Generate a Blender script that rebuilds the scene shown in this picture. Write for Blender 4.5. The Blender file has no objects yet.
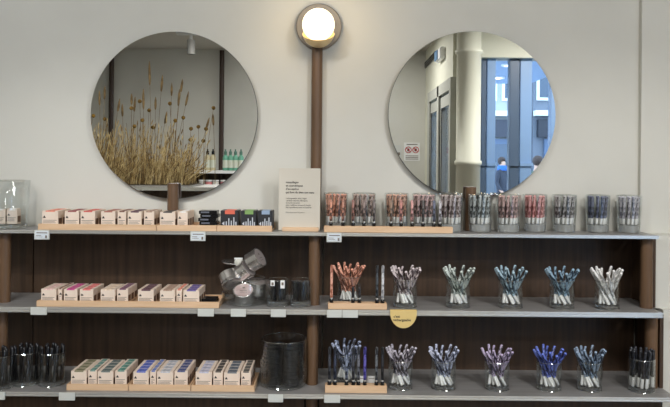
import bpy, bmesh, math, random
from mathutils import Vector, Matrix
sc = bpy.context.scene
COL = sc.collection
random.seed(7)
# ---------------------------------------------------------------- camera
F = 720.0; EYE = 1.5; ROLL = 0.009; PX, PY = 335.0, 161.0
cam_d = bpy.data.cameras.new('camera'); cam = bpy.data.objects.new('camera', cam_d); COL.objects.link(cam)
cam_d.sensor_width = 36.0; cam_d.lens = F / 670 * 36; cam_d.shift_y = -(203.5 - PY) / 670
cam_d.clip_start = 0.02
cam.matrix_world = Matrix.Translation((0, 0, EYE)) @ Matrix.Rotation(math.pi / 2, 4, 'X') @ Matrix.Rotation(ROLL, 4, 'Z')
sc.camera = cam
# ---------------------------------------------------------------- world, exposure
w = bpy.data.worlds.new('world'); sc.world = w; w.use_nodes = True
bg = w.node_tree.nodes['Background']; bg.inputs[0].default_value = (0.56, 0.75, 1.0, 1); bg.inputs[1].default_value = 4.6
sc.view_settings.view_transform = 'Standard'; sc.view_settings.look = 'None'
sc.view_settings.exposure = 0.0; sc.view_settings.gamma = 1.0; sc.view_settings.use_curve_mapping = False
sc.cycles.transparent_max_bounces = 40; sc.cycles.max_bounces = 12; sc.cycles.glossy_bounces = 6; sc.cycles.transmission_bounces = 10
sc.cycles.caustics_reflective = False; sc.cycles.caustics_refractive = False
# ---------------------------------------------------------------- ceiling lights
CEIL = 2.72
def area(name, loc, target, size, energy, color):
    l = bpy.data.lights.new(name, 'AREA'); l.shape = 'DISK'; l.size = size; l.energy = energy; l.color = color
    o = bpy.data.objects.new(name, l); COL.objects.link(o); o.location = loc
    o.rotation_euler = (Vector(target) - Vector(loc)).to_track_quat('-Z', 'Y').to_euler(); return o
def spot(name, loc, target, ang, energy, color, blend=0.6, r=0.03):
    l = bpy.data.lights.new(name, 'SPOT'); l.spot_size = math.radians(ang); l.spot_blend = blend; l.energy = energy; l.color = color; l.shadow_soft_size = r
    o = bpy.data.objects.new(name, l); COL.objects.link(o); o.location = loc
    o.rotation_euler = (Vector(target) - Vector(loc)).to_track_quat('-Z', 'Y').to_euler(); return o
NEUT = (1.0, 0.965, 0.93); COOL = (0.97, 0.98, 1.0)
area('ceiling_light', (-1.2, 0.2, CEIL - 0.03), (-1.1, 2.2, 1.5), 0.5, 24, COOL)
area('ceiling_light', (1.1, 0.2, CEIL - 0.03), (0.9, 2.2, 1.6), 0.5, 19, NEUT)
area('ceiling_light', (-1.0, -1.9, CEIL - 0.03), (-1.0, -1.9, 0), 0.4, 21, NEUT)
area('ceiling_light', (0.3, -2.5, CEIL - 0.03), (0.3, -2.5, 0), 0.4, 18, NEUT)
area('ceiling_light', (1.9, -0.9, CEIL - 0.03), (1.9, -0.9, 0), 0.4, 40, NEUT)
spot('grass_fill_spot', (-1.3, 0.9, CEIL - 0.03), (-1.35, -0.68, 1.6), 50, 60, (1.0, 0.93, 0.8))  # added fill lamp that brightens the mirror side of the grass
SP = [(-0.75, 0.45, -0.66, 29), (-0.28, 0.4, -0.30, 13), (0.28, 0.4, 0.22, 13), (0.85, 0.45, 0.70, 27)]
for sx, sy, tx, e in SP:
    spot('track_spot', (sx, sy, CEIL - 0.16), (tx, 2.1, 1.05), 44, e * 1.5, (1.0, 0.96, 0.9), 0.7, 0.018)

# ---------------------------------------------------------------- helpers
def W(px, py, Y):
    u, v = px - PX, py - PY
    return Vector(((u + v * ROLL) / F * Y, Y, EYE - (v - u * ROLL) / F * Y))
def XP(px, Y, py=300): return W(px, py, Y).x
MAT = {}
def mat(name, col, rough=0.5, metal=0.0, **kw):
    if name in MAT: return MAT[name]
    m = bpy.data.materials.new(name); m.use_nodes = True
    b = m.node_tree.nodes['Principled BSDF']
    b.inputs['Base Color'].default_value = (*col, 1); b.inputs['Roughness'].default_value = rough; b.inputs['Metallic'].default_value = metal
    if 'emit' in kw:
        b.inputs['Emission Color'].default_value = (*kw['emit'], 1); b.inputs['Emission Strength'].default_value = kw['es']
    MAT[name] = m; return m
def srgb(r, g, b):
    f = lambda c: (c / 255 / 12.92) if c / 255 <= 0.04045 else ((c / 255 + 0.055) / 1.055) ** 2.4
    return (f(r), f(g), f(b))
def noisy(name, c1, c2, scale=(1, 1, 1), nscale=5, rough=0.5, metal=0.0, lo=0.4, hi=0.6, bump=0.0, detail=4):
    if name in MAT: return MAT[name]
    m = mat(name, c1, rough, metal); nt = m.node_tree; n = nt.nodes; b = n['Principled BSDF']
    tc = n.new('ShaderNodeTexCoord'); mp = n.new('ShaderNodeMapping'); mp.inputs['Scale'].default_value = scale
    nz = n.new('ShaderNodeTexNoise'); nz.inputs['Scale'].default_value = nscale; nz.inputs['Detail'].default_value = detail
    cr = n.new('ShaderNodeValToRGB'); cr.color_ramp.elements[0].position = lo; cr.color_ramp.elements[1].position = hi
    cr.color_ramp.elements[0].color = (*c1, 1); cr.color_ramp.elements[1].color = (*c2, 1)
    L = nt.links.new
    L(tc.outputs['Object'], mp.inputs[0]); L(mp.outputs[0], nz.inputs['Vector']); L(nz.outputs[0], cr.inputs[0]); L(cr.outputs[0], b.inputs['Base Color'])
    if bump:
        bp = n.new('ShaderNodeBump'); bp.inputs['Strength'].default_value = bump; bp.inputs['Distance'].default_value = 0.002
        L(nz.outputs[0], bp.inputs['Height']); L(bp.outputs[0], b.inputs['Normal'])
    return m
def thin_glass(name, tint=(0.97, 0.98, 0.98), edge=1.0, base=0.04, power=3.0):
    m = bpy.data.materials.new(name); m.use_nodes = True; nt = m.node_tree; n = nt.nodes; n.clear(); L = nt.links.new
    out = n.new('ShaderNodeOutputMaterial'); mix = n.new('ShaderNodeMixShader')
    tr = n.new('ShaderNodeBsdfTransparent'); tr.inputs[0].default_value = (*tint, 1)
    gl = n.new('ShaderNodeBsdfGlossy'); gl.inputs['Roughness'].default_value = 0.03; gl.inputs[0].default_value = (0.95, 0.97, 0.97, 1)
    lw = n.new('ShaderNodeLayerWeight'); lw.inputs[0].default_value = 0.5
    pw = n.new('ShaderNodeMath'); pw.operation = 'POWER'; pw.inputs[1].default_value = power
    mr = n.new('ShaderNodeMapRange'); mr.inputs[3].default_value = base; mr.inputs[4].default_value = edge
    L(lw.outputs['Facing'], pw.inputs[0]); L(pw.outputs[0], mr.inputs[0]); L(mr.outputs[0], mix.inputs[0])
    L(tr.outputs[0], mix.inputs[1]); L(gl.outputs[0], mix.inputs[2]); L(mix.outputs[0], out.inputs[0])
    MAT[name] = m; return m
M_wall = noisy('wall_paint', srgb(207, 207, 200), srgb(212, 212, 205), nscale=3, rough=0.75, bump=0.02)
M_cream = mat('cream_paint', srgb(232, 233, 216), 0.6)
M_ceil = mat('ceiling_paint', srgb(205, 200, 190), 0.8)
M_floor = noisy('floor_screed', srgb(120, 112, 102), srgb(140, 132, 122), nscale=4, rough=0.5)
M_wood = noisy('dark_wood', srgb(54, 39, 27), srgb(79, 59, 42), (26, 26, 1.2), 3, 0.5, lo=0.3, hi=0.7)
M_post = noisy('post_wood', srgb(90, 68, 49), srgb(112, 86, 63), (30, 30, 1.5), 3, 0.45, lo=0.3, hi=0.7)
M_tray = noisy('tray_wood', srgb(212, 178, 142), srgb(228, 196, 162), (2, 20, 20), 4, 0.55, lo=0.3, hi=0.7)
M_shelf = noisy('shelf_metal', srgb(148, 147, 147), srgb(162, 161, 161), (1.5, 40, 1), 3, 0.4, 0.25)
M_alu = mat('aluminium_edge', srgb(228, 228, 223), 0.22, 0.6)
M_tin = mat('tin_aluminium', srgb(226, 224, 222), 0.24, 0.93)
M_card = noisy('carton_card', srgb(232, 214, 198), srgb(238, 222, 207), nscale=30, rough=0.7)
M_kraft = mat('kraft_brown', srgb(104, 78, 60), 0.7)
M_ink = mat('grey_ink', srgb(120, 112, 105), 0.7)
M_dink = mat('dark_ink', srgb(50, 46, 44), 0.7)
M_white = mat('white_card', srgb(236, 238, 238), 0.5)
M_sign = mat('sign_card', srgb(208, 203, 191), 0.7)
M_black = mat('black_plastic', srgb(16, 17, 20), 0.25)
M_matblack = mat('matt_black', srgb(16, 17, 20), 0.55)
M_blackcard = mat('black_card', srgb(40, 42, 48), 0.45)
M_glass = thin_glass('clear_glass')
M_edge = thin_glass('glass_edge', (0.97, 0.98, 0.98), 1.0, 0.32, 1.5)
M_pane = thin_glass('window_glass', (0.95, 0.97, 1.0), 0.5, 0.03)
def solid_glass(name, white_share, clear):
    gb = bpy.data.materials.new(name); gb.use_nodes = True; n = gb.node_tree.nodes; l = gb.node_tree.links.new
    b = n['Principled BSDF']; b.inputs['Transmission Weight'].default_value = 1 - white_share; b.inputs['Roughness'].default_value = 0.03; b.inputs['IOR'].default_value = 1.45; b.inputs['Base Color'].default_value = (0.97, 1, 1, 1)
    t = n.new('ShaderNodeBsdfTransparent'); m = n.new('ShaderNodeMixShader'); m.inputs[0].default_value = 1 - clear
    l(t.outputs[0], m.inputs[1]); l(b.outputs[0], m.inputs[2]); l(m.outputs[0], n['Material Output'].inputs[0]); return gb
gb = solid_glass('glass_base', .08, .15)
M_gwhite = solid_glass('thick_glass_base', .30, .1)  # white share paints the bright wall refracted by the clear base
M_gbase = gb
M_mirror = mat('mirror_silver', (0.86, 0.87, 0.86), 0.0, 1.0)

def obj(name, bm, material, parent=None, smooth=False, label=None):
    me = bpy.data.meshes.new(name); bmesh.ops.recalc_face_normals(bm, faces=bm.faces); bm.to_mesh(me); bm.free()
    if smooth:
        for p in me.polygons: p.use_smooth = True
        try: me.set_sharp_from_angle(angle=math.radians(40))
        except Exception: pass
    for m in (material if isinstance(material, (list, tuple)) else [material]): me.materials.append(m)
    o = bpy.data.objects.new(name, me); COL.objects.link(o)
    if parent: o.parent = parent
    if label: o['label'] = label
    return o
def tag(o, label, cat, group=None, kind=None):
    o['label'] = label; o['category'] = cat
    if group: o['group'] = group
    if kind: o['kind'] = kind
    return o
def thing(name, label, cat, loc=(0, 0, 0), group=None):
    o = bpy.data.objects.new(name, None); COL.objects.link(o); o.location = loc; o.empty_display_size = 0.02
    return tag(o, label, cat, group)
def struct(name, bm, m):
    o = obj(name, bm, m); o['kind'] = 'structure'; return o
def dup(root, loc, label=None, group=None, rot=None):
    r = root.copy(); COL.objects.link(r); r.location = loc
    if rot is not None: r.rotation_euler = rot
    if label: r['label'] = label
    if group: r['group'] = group
    for ch in root.children:
        c = ch.copy(); COL.objects.link(c); c.parent = r
        for g in ch.children:
            d = g.copy(); COL.objects.link(d); d.parent = c
    return r
def box(bm, x0, x1, y0, y1, z0, z1, bev=0):
    vs = [bm.verts.new((x, y, z)) for x in (x0, x1) for y in (y0, y1) for z in (z0, z1)]
    fs = [(0, 1, 3, 2), (4, 6, 7, 5), (0, 4, 5, 1), (2, 3, 7, 6), (0, 2, 6, 4), (1, 5, 7, 3)]
    ff = [bm.faces.new([vs[i] for i in f]) for f in fs]
    if bev:
        es = list({e for f in ff for e in f.edges}); bmesh.ops.bevel(bm, geom=es, offset=bev, segments=2, affect='EDGES')
    return bm
def B(*a, bev=0): return box(bmesh.new(), *a, bev=bev)
def lathe(bm, prof, n=24, cx=0, cy=0, cz=0, closed=False):
    rings = []
    for r, z in prof:
        if r < 1e-6: rings.append([bm.verts.new((cx, cy, cz + z))])
        else: rings.append([bm.verts.new((cx + r * math.cos(2 * math.pi * i / n), cy + r * math.sin(2 * math.pi * i / n), cz + z)) for i in range(n)])
    pairs = list(zip(rings, rings[1:])) + ([(rings[-1], rings[0])] if closed else [])
    for a, b in pairs:
        for i in range(n):
            j = (i + 1) % n
            if len(a) == 1 and len(b) == 1: break
            if len(a) == 1: bm.faces.new([a[0], b[i], b[j]])
            elif len(b) == 1: bm.faces.new([a[i], a[j], b[0]])
            else: bm.faces.new([a[i], a[j], b[j], b[i]])
    return bm
def LA(prof, n=24, **k): return lathe(bmesh.new(), prof, n, **k)
def tube(bm, pts, r, n=5, r2=None):
    r2 = r if r2 is None else r2
    rings = []; m = len(pts)
    for k, p in enumerate(pts):
        p = Vector(p); d = (Vector(pts[min(k + 1, m - 1)]) - Vector(pts[max(k - 1, 0)])).normalized()
        a = d.orthogonal().normalized(); b = d.cross(a); rr = r + (r2 - r) * k / (m - 1)
        rings.append([bm.verts.new(p + a * rr * math.cos(2 * math.pi * i / n) + b * rr * math.sin(2 * math.pi * i / n)) for i in range(n)])
    for A, Bq in zip(rings, rings[1:]):
        for i in range(n): bm.faces.new([A[i], A[(i + 1) % n], Bq[(i + 1) % n], Bq[i]])
    bm.faces.new(rings[0][::-1]); bm.faces.new(rings[-1]); return bm
def glass_ring(t, name, r0, z, rr=.0011):
    obj(name, LA([(r0 + rr * math.cos(a * math.pi / 3), z + rr * math.sin(a * math.pi / 3)) for a in range(6)], 48, closed=True), M_edge, t, True)
def text(name, s, size, loc, material, parent, bold=0.0, align='LEFT'):
    c = bpy.data.curves.new('t', 'FONT'); c.body = s; c.size = size; c.align_x = align; c.offset = bold; c.extrude = 0.0001; c.resolution_u = 2
    t = bpy.data.objects.new('t', c); COL.objects.link(t)
    me = bpy.data.meshes.new_from_object(t.evaluated_get(bpy.context.evaluated_depsgraph_get()))
    bpy.data.objects.remove(t); bpy.data.curves.remove(c)
    me.transform(Matrix.Rotation(math.pi / 2, 4, 'X')); me.name = name; me.materials.clear(); me.materials.append(material)
    o = bpy.data.objects.new(name, me); COL.objects.link(o); o.location = loc; o.parent = parent; return o

# ---------------------------------------------------------------- room shell
YW = 2.19; YB = 2.24                    # white wall plane, wooden back panel plane
bm = B(-2.7, 0.9225, YW, 2.34, 1.290, CEIL); box(bm, -2.7, 3.1, 2.27, 2.34, 0, 1.290); box(bm, 0.9225, 3.1, 2.2, 2.34, 1.29, CEIL)
struct('wall_front', bm, M_wall)
bm = B(0.9225, 3.1, 2.172, 2.27, 1.2905, CEIL); box(bm, 0.935, 3.1, 2.10, 2.27, 1.079, 1.2905); box(bm, 0.950, 3.1, 2.075, 2.27, 0, 1.079)
struct('wall_right', bm, M_wall)
struct('wall_left', B(-2.8, -2.7, -3.7, 2.34, 0, CEIL), M_wall)
struct('wall_rear', B(-2.8, 0.99, -3.7, -3.6, 0, CEIL), M_wall)
XD = 0.99
bm = B(XD, XD + 0.12, -3.7, -3.25, 0, CEIL); box(bm, XD, XD + 0.12, -3.25, -1.75, 2.22, CEIL)
struct('wall_entrance', bm, M_cream)
struct('wall_far_right', B(3.0, 3.1, -2.1, 2.3, 0, CEIL), M_wall)
struct('floor', B(-2.8, 3.1, -3.7, 2.34, -0.1, 0), M_floor)
bm = B(-2.8, 1.11, -3.7, 2.34, CEIL, CEIL + 0.1); box(bm, 1.11, 3.1, -2.1, 2.34, CEIL, CEIL + 0.1)
struct('ceiling', bm, M_ceil)
struct('trim_1', B(1.11, 3.0, -2.12, -1.9, 2.41, CEIL), M_cream)   # beam over the shop window
struct('baseboard_rear', B(-2.7, 0.98, -3.6, -3.585, 0, 0.1), M_cream)

# shop window (seen in the right mirror)
M_wframe = mat('window_frame_daylight_tint', srgb(140, 176, 222), 0.4)  # blue of the daylight put into the frame colour
M_wdark = mat('window_frame_dark', srgb(88, 108, 134), 0.4)  # darker tone paints the posts' shaded sides; also on shop windows opposite
win = bpy.data.objects.new('window_1', None); COL.objects.link(win); win['kind'] = 'structure'
def rx(px, D): return (px - PX) / F * D
def rz(py, D): return EYE + (PY - py) / F * D
YV = 2 * 2.168
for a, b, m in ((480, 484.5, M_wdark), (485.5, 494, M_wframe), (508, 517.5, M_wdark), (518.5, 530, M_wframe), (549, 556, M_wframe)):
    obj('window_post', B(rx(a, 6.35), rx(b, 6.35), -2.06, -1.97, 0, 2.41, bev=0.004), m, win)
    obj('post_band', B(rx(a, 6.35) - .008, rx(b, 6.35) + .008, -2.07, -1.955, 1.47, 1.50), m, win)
obj('window_glass', B(1.2, 3.0, -2.03, -2.024, 0.1, 2.41), M_pane, win)
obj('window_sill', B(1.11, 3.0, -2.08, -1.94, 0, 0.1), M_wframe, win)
# round column
col_ = struct('wall_column', LA([(0, 0), (.115, 0), (.115, .1), (.101, .12), (.101, 1.475), (.112, 1.48), (.112, 1.51), (.101, 1.515), (.101, 2.40), (.113, 2.405), (.113, 2.43), (.101, 2.435), (.101, CEIL), (0, CEIL)], 40), M_cream)
col_.location = (rx(468, 6.0), YV - 6.0, 0)
for p in col_.data.polygons: p.use_smooth = True
# entrance door in the side wall
dr = bpy.data.objects.new('door_1', None); COL.objects.link(dr); dr['kind'] = 'structure'
M_dframe = mat('door_frame_paint', srgb(196, 198, 190), 0.45)
bm = bmesh.new()
for y0, y1 in ((-3.25, -3.17), (-2.56, -2.46), (-1.83, -1.75)): box(bm, XD - .02, XD + .1, y0, y1, 0, 2.22)
box(bm, XD - .02, XD + .1, -3.17, -1.83, 2.12, 2.22); obj('door_frame', bm, M_dframe, dr)
for y0, y1 in ((-3.165, -2.565), (-2.455, -1.835)):
    bm = bmesh.new()
    box(bm, XD, XD + .05, y0, y0 + .08, .02, 2.1); box(bm, XD, XD + .05, y1 - .08, y1, .02, 2.1); box(bm, XD, XD + .05, y0 + .08, y1 - .08, .02, .2); box(bm, XD, XD + .05, y0 + .08, y1 - .08, 2.0, 2.1)
    lf = obj('door_leaf', bm, M_dframe, dr)
    bm = bmesh.new()
    box(bm, XD - .006, XD + .0, y0 - .012, y0 + .006, .02, 2.12); box(bm, XD - .006, XD, y0 + .078, y0 + .1, .2, 2.0)
    obj('door_seal', bm, M_black, lf)
    obj('door_glass', B(XD + .02, XD + .026, y0 + .08, y1 - .08, .2, 2.0), M_pane, lf)
obj('door_handle', B(XD - .05, XD - .035, -2.44, -2.41, .9, 1.25, bev=.004), M_alu, dr)
# wall fittings seen in the right mirror
t = thing('emergency_light', 'white wall-mounted emergency light above the entrance door, seen in right mirror', 'light', (XD, YV - 6.66, 2.49))
obj('housing', B(-.05, 0, -.16, .16, -.055, .055, bev=.01), M_white, t)
obj('lens', B(-.062, -.048, -.14, .02, -.045, .045, bev=.004), mat('blue_lens', srgb(120, 160, 200), 0.15), t)
t = thing('air_grille', 'black slotted air grille high on wall beside emergency light, seen in right mirror', 'vent', (XD, YV - 7.5, 2.56))
obj('frame', B(-.015, 0, -.42, .42, -.035, .035, bev=.003), M_black, t)
bm = bmesh.new()
for k in range(3): box(bm, -.019, -.014, -.4, .4, -.022 + k * .02, -.018 + k * .02)
obj('slat', bm, M_black, t)
D = 7.92
t = thing('prohibition_notice', 'white wall notice with two red crossed circles, seen in right mirror', 'sign', (rx(412, D), -3.6, rz(151, D)))
obj('board', B(-.088, .088, 0, .006, -.1, .1), M_white, t)
M_red = mat('sign_red', srgb(190, 40, 50), 0.5)
for s in (-1, 1):
    bm = bmesh.new(); ring = []
    lathe(bm, [(.028, 0), (.036, 0), (.036, .002), (.028, .002)], 24, closed=True)
    bmesh.ops.rotate(bm, verts=bm.verts, matrix=Matrix.Rotation(-math.pi / 2, 3, 'X')); bmesh.ops.translate(bm, verts=bm.verts, vec=(s * .04, .007, .02))
    v = [bm.verts.new((s * .04 + dx, .009, .02 + dz)) for dx, dz in ((-.026, .02), (-.02, .026), (.026, -.02), (.02, -.026))]; bm.faces.new(v)
    obj('red_ring', bm, M_red, t)
    obj('pictogram', B(s * .04 - .012, s * .04 + .012, .006, .0072, .005, .035), M_dink, t)
bm = bmesh.new()
for z in (-.05, -.068, -.085): box(bm, -.07, .07, .006, .007, z, z + .008)
box(bm, -.06, .06, .006, .007, .075, .085); obj('print', bm, M_ink, t)
t = thing('paper_notice', 'pale paper notice pinned left of the crossed-circles notice, in right mirror', 'sign', (rx(396, D), -3.6, rz(150, D)))
obj('sheet', B(-.06, .06, 0, .003, -.14, .06), mat('paper', srgb(205, 208, 205), .7), t)
obj('print', B(-.045, .045, .003, .004, -.05, -.02), M_ink, t)

# ---------------------------------------------------------------- street outside
M_pave = noisy('paving', srgb(120, 122, 125), srgb(140, 142, 146), nscale=3, rough=.8)
struct('street_ground', B(1.11, 16, -18, -2.1, -.25, -.12), M_pave)
M_fac = mat('facade_render', srgb(176, 182, 182), .8); M_fac2 = mat('facade_grey', srgb(112, 120, 130), .8); M_wg = mat('facade_glass', srgb(80, 95, 110), .1)
def building(label, x0, x1, y1, h, m, nx, shop):
    t = thing('town_building', label, 'building', ((x0 + x1) / 2, y1, -.12), 'houses across the street'); hw = (x1 - x0) / 2
    del t['group']
    obj('wall', B(-hw, hw, -3, 0, 0, h), m, t)
    step = 2 * hw / nx
    for k in range(nx):
        for zz in (3.4, 6.2):
            cx = -hw + step * (k + .5)
            f = obj('window', B(cx - .36, cx + .36, 0, .06, zz, zz + 1.7), M_white, t); obj('pane', B(cx - .28, cx + .28, .06, .07, zz + .08, zz + 1.62), M_wg, f)
    obj('cornice', B(-hw, hw, 0, .3, 2.95, 3.1), M_white, t)
    f = obj('shop_window', B(-hw + .3, hw - .3, 0, .1, .3, 2.3), M_wdark, t); obj('pane', B(-hw + .45, hw - .45, .1, .11, .45, 2.15), M_wg, f)
    obj('shop_fascia', B(-hw + .1, hw - .1, 0, .2, 2.35, 2.85), shop, t)
building('pale rendered town house across the street, seen through shop window in mirror', 3.0, 5.6, -16.5, 8, M_fac, 3, mat('fascia_dark', srgb(52, 58, 70), .4))
building('grey town house across the street, right of the pale one in mirror', 5.64, 9.2, -16.2, 9, M_fac2, 4, mat('fascia_blue', srgb(36, 42, 52), .4))
cn = struct('street_canopy', B(1.11, 2.75, -5.9, -2.12, 2.62, 2.72), mat('canopy_paint', srgb(150, 175, 205), .5))
for (a, b), lab in (((512, 63), 'round downlight in canopy outside shop window, nearer one in mirror'), ((494, 76), 'round downlight in canopy outside shop window, farther one in mirror')):
    D_ = 1.12 * F / (PY - b)
    t = thing('downlight', lab, 'light', (rx(a, D_), YV - D_, 2.62)); t['group'] = 'canopy downlights'
    obj('rim', LA([(.10, 0), (.13, 0), (.13, -.015), (.10, -.015)], 28, closed=True), M_white, t, True)
    obj('diffuser', LA([(0, -.008), (.1, -.008), (.1, -.004), (0, -.004)], 28), mat('downlight_glow', (1, 1, 1), .5, emit=(1, .98, .95), es=4), t)
def person(loc, rot, jacket, trousers, hair, label):
    M_skin = mat('skin', srgb(205, 165, 140), .6)
    pts = [(0, 0, .92), (0, 0, 1.12), (0, 0, 1.36), (0, .01, 1.47), (0, -.01, 1.56), (0, -.01, 1.68),
           (.18, 0, 1.37), (.25, 0, 1.12), (.24, -.12, .92), (.23, -.2, .86), (-.18, 0, 1.37), (-.25, .02, 1.12), (-.24, -.08, .9), (-.24, -.12, .82),
           (.1, 0, .86), (.11, -.06, .5), (.11, .02, .1), (.11, -.1, .04), (-.1, 0, .86), (-.11, .1, .5), (-.11, .16, .1), (-.11, .06, .04)]
    rad = [.15, .14, .16, .06, .085, .075, .07, .05, .038, .03, .07, .05, .038, .03, .095, .07, .05, .04, .095, .07, .05, .04]
    ed = [(0, 1), (1, 2), (2, 3), (3, 4), (4, 5), (2, 6), (6, 7), (7, 8), (8, 9), (2, 10), (10, 11), (11, 12), (12, 13), (0, 14), (14, 15), (15, 16), (16, 17), (0, 18), (18, 19), (19, 20), (20, 21)]
    me = bpy.data.meshes.new('person'); me.from_pydata(pts, ed, []); o = bpy.data.objects.new('person', me); COL.objects.link(o)
    sk = o.modifiers.new('s', 'SKIN'); me.skin_vertices or None
    for i, v in enumerate(me.skin_vertices[0].data): v.radius = (rad[i], rad[i]); v.use_root = (i == 0)
    o.modifiers.new('d', 'SUBSURF').levels = 1
    m2 = bpy.data.meshes.new_from_object(o.evaluated_get(bpy.context.evaluated_depsgraph_get())); o.modifiers.clear(); o.data = m2
    m2.materials.clear()
    for m in (trousers, jacket, M_skin): m2.materials.append(m)
    for p in m2.polygons:
        c = p.center; p.use_smooth = True
        p.material_index = 0 if c.z < .88 and abs(c.x) < .2 else (2 if c.z > 1.47 or (abs(c.x) > .18 and c.z < .93) else 1)
    o.location = loc; o.rotation_euler = (0, 0, rot)
    bm = bmesh.new(); bmesh.ops.create_uvsphere(bm, u_segments=16, v_segments=10, radius=.105); bmesh.ops.translate(bm, verts=bm.verts, vec=(0, .02, 1.66))
    bmesh.ops.delete(bm, geom=[v for v in bm.verts if v.co.y < -.05 and v.co.z < 1.68], context='VERTS'); obj('hair', bm, hair, o, True)
    bm = bmesh.new()
    for s in (-1, 1): lathe(bm, [(0, -.012), (.012, 0), (0, .012)], 8, s * .03, -.1, 1.64)
    obj('eyes', bm, M_black, o); tag(o, label, 'person'); return o
jk = mat('jacket_dark', srgb(40, 48, 62), .7); M_hair = mat('hair_brown', srgb(60, 45, 38), .7)
D_ = 18; pp = person((rx(502.5, D_), YV - D_, -.12), 2.4, jk, jk, M_hair, 'person in dark coat and blue scarf outside shop window, in right mirror')
obj('scarf', LA([(.06, 1.44), (.115, 1.42), (.13, 1.47), (.105, 1.54), (.07, 1.55)], 20, closed=True), mat('scarf_blue', srgb(50, 110, 190), .8), pp, True)
D_ = 14; person((rx(538, D_), YV - D_, -.12), 0.4, mat('jacket_green', srgb(70, 95, 80), .7), jk, M_hair, 'person in green jacket outside shop window, at right edge of mirror')

# ---------------------------------------------------------------- room seen in the left mirror
for px_, lab in ((110.5, 'tall dark wooden pole on rear wall behind dried grass, in left mirror'), (221, 'tall dark wooden pole on rear wall beside bottles, in left mirror')):
    D_ = 7.88; o = obj('wall_pole', LA([(0, 0), (.026, 0), (.026, CEIL - .02), (0, CEIL - .02)], 16), mat('pole_dark', srgb(62, 46, 38), .5), None, True)
    o.location = (rx(px_, D_), -3.6 + .05, 0); tag(o, lab, 'pole')
t = thing('track_spotlight', 'white cylindrical ceiling spotlight seen in the left mirror', 'spotlight', (rx(190, 6.9), YV - 6.9, CEIL))
obj('ceiling_plate', B(-.14, .14, -.03, .03, -.025, 0, bev=.005), M_white, t)
obj('arm', B(-.012, .012, -.012, .012, -.07, -.025), M_white, t)
obj('lamp_body', LA([(0, -.065), (.038, -.07), (.04, -.21), (.034, -.21), (.032, -.16), (0, -.16)], 24), mat('spot_grey', srgb(150, 150, 146), .5), t, True)
pl0 = None
for k, (sx, sy, tx, e) in enumerate(SP):     # housings of the spots that light the shelves
    nm = ['leftmost', 'second from left', 'third from left', 'rightmost'][k]
    d = dup(t, (sx, sy - .06, CEIL), 'white ceiling spotlight aimed at the shelves, %s of four' % nm, 'ceiling spotlights over the shelves')
# wall shelf with bottles
D_ = 7.6; zs = rz(171.5, D_)
sh = thing('bottle_shelf', 'dark wall shelving with white top, seen in the left mirror', 'shelf', (0, 0, 0))
xa, xb = rx(196, D_), -0.7
obj('shelf_top', B(xa - .1, xb, -3.58, -3.2, zs - .03, zs), M_white, sh)
obj('shelf_board', B(xa - .1, xb, -3.58, -3.2, zs - .23, zs - .20), M_white, sh)
obj('back_panel', B(xa - .1, xb, -3.585, -3.56, 0, zs - .03), M_wood, sh)
for x in (xa - .1, xb - .04): obj('upright', B(x, x + .03, -3.56, -3.22, 0, zs - .03), M_wood, sh)
BP = [(0, 0), (.026, 0), (.029, .004), (.029, .14), (.02, .158), (.012, .162), (.012, .17), (0, .17)]
def bottle(body, cap, label):
    t = thing('pump_bottle', label, 'bottle'); obj('body', LA(BP, 20), body, t, True)
    obj('cap', LA([(0, .168), (.016, .168), (.016, .2), (.008, .205), (.008, .225), (0, .225)], 16), cap, t, True)
    obj('paper_label', LA([(.0295, .03), (.0295, .11)], 20), mat('bottle_label', srgb(215, 220, 205), .6), t, True); return t
b1 = bottle(mat('bottle_cream', srgb(205, 195, 160), .4), M_black, 'cream bottle with black cap on rear shelf, in left mirror')
b2 = bottle(mat('bottle_green', srgb(110, 175, 150), .35), mat('cap_green', srgb(90, 130, 115), .4), 'green bottle on rear shelf, in left mirror')
ords = ['first', 'second', 'third', 'fourth', 'fifth', 'sixth', 'seventh', 'eighth', 'ninth', 'tenth', 'eleventh', 'twelfth', 'thirteenth', 'fourteenth', 'fifteenth', 'sixteenth', 'seventeenth', 'eighteenth']
for k, px_ in enumerate((207.5, 213)):
    (b1 if k == 0 else dup(b1, (0, 0, 0), group='cream bottles in the mirror')).location = (rx(px_, D_), YV - D_, zs)
for k, px_ in enumerate((225.5, 230.5, 235.5, 241)):
    (b2 if k == 0 else dup(b2, (0, 0, 0), group='green bottles in the mirror')).location = (rx(px_, D_), YV - D_, zs)
for o in list(bpy.data.objects):
    if o.name.startswith('pump_bottle'):
        cream = 'cream' in o['label']; o['group'] = 'cream bottles in the mirror' if cream else 'green bottles in the mirror'
for r_, pre in (((207.5, 213), 'cream bottle with black cap'), ((225.5, 230.5, 235.5, 241), 'green bottle')):
    for k, px_ in enumerate(r_):
        for o in bpy.data.objects:
            if o.name.startswith('pump_bottle') and abs(o.location.x - rx(px_, D_)) < 1e-3: o['label'] = '%s, %s of its kind on rear shelf in left mirror' % (pre, ords[k])
for k, (px_, c) in enumerate(((202, (215, 215, 210)), (209, (232, 150, 150)), (216, (235, 235, 230)), (224, (225, 140, 150)), (233, (220, 220, 215)))):
    z0 = zs - .1995
    t = thing('gift_jar', 'small %s jar on lower rear shelf, %s from left, in left mirror' % (('pink' if c[1] < 200 else 'white'), ords[k]), 'jar', (rx(px_, 7.55), YV - 7.55, z0), 'jars on the rear shelf')
    obj('body', LA([(0, 0), (.03, 0), (.034, .02), (.034, .08), (0, .085)], 18), mat('jar%d' % c[1], srgb(*c), .4), t, True)
    obj('lid', LA([(0, .085), (.035, .085), (.035, .1), (0, .1)], 18), M_white, t, True)

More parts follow.
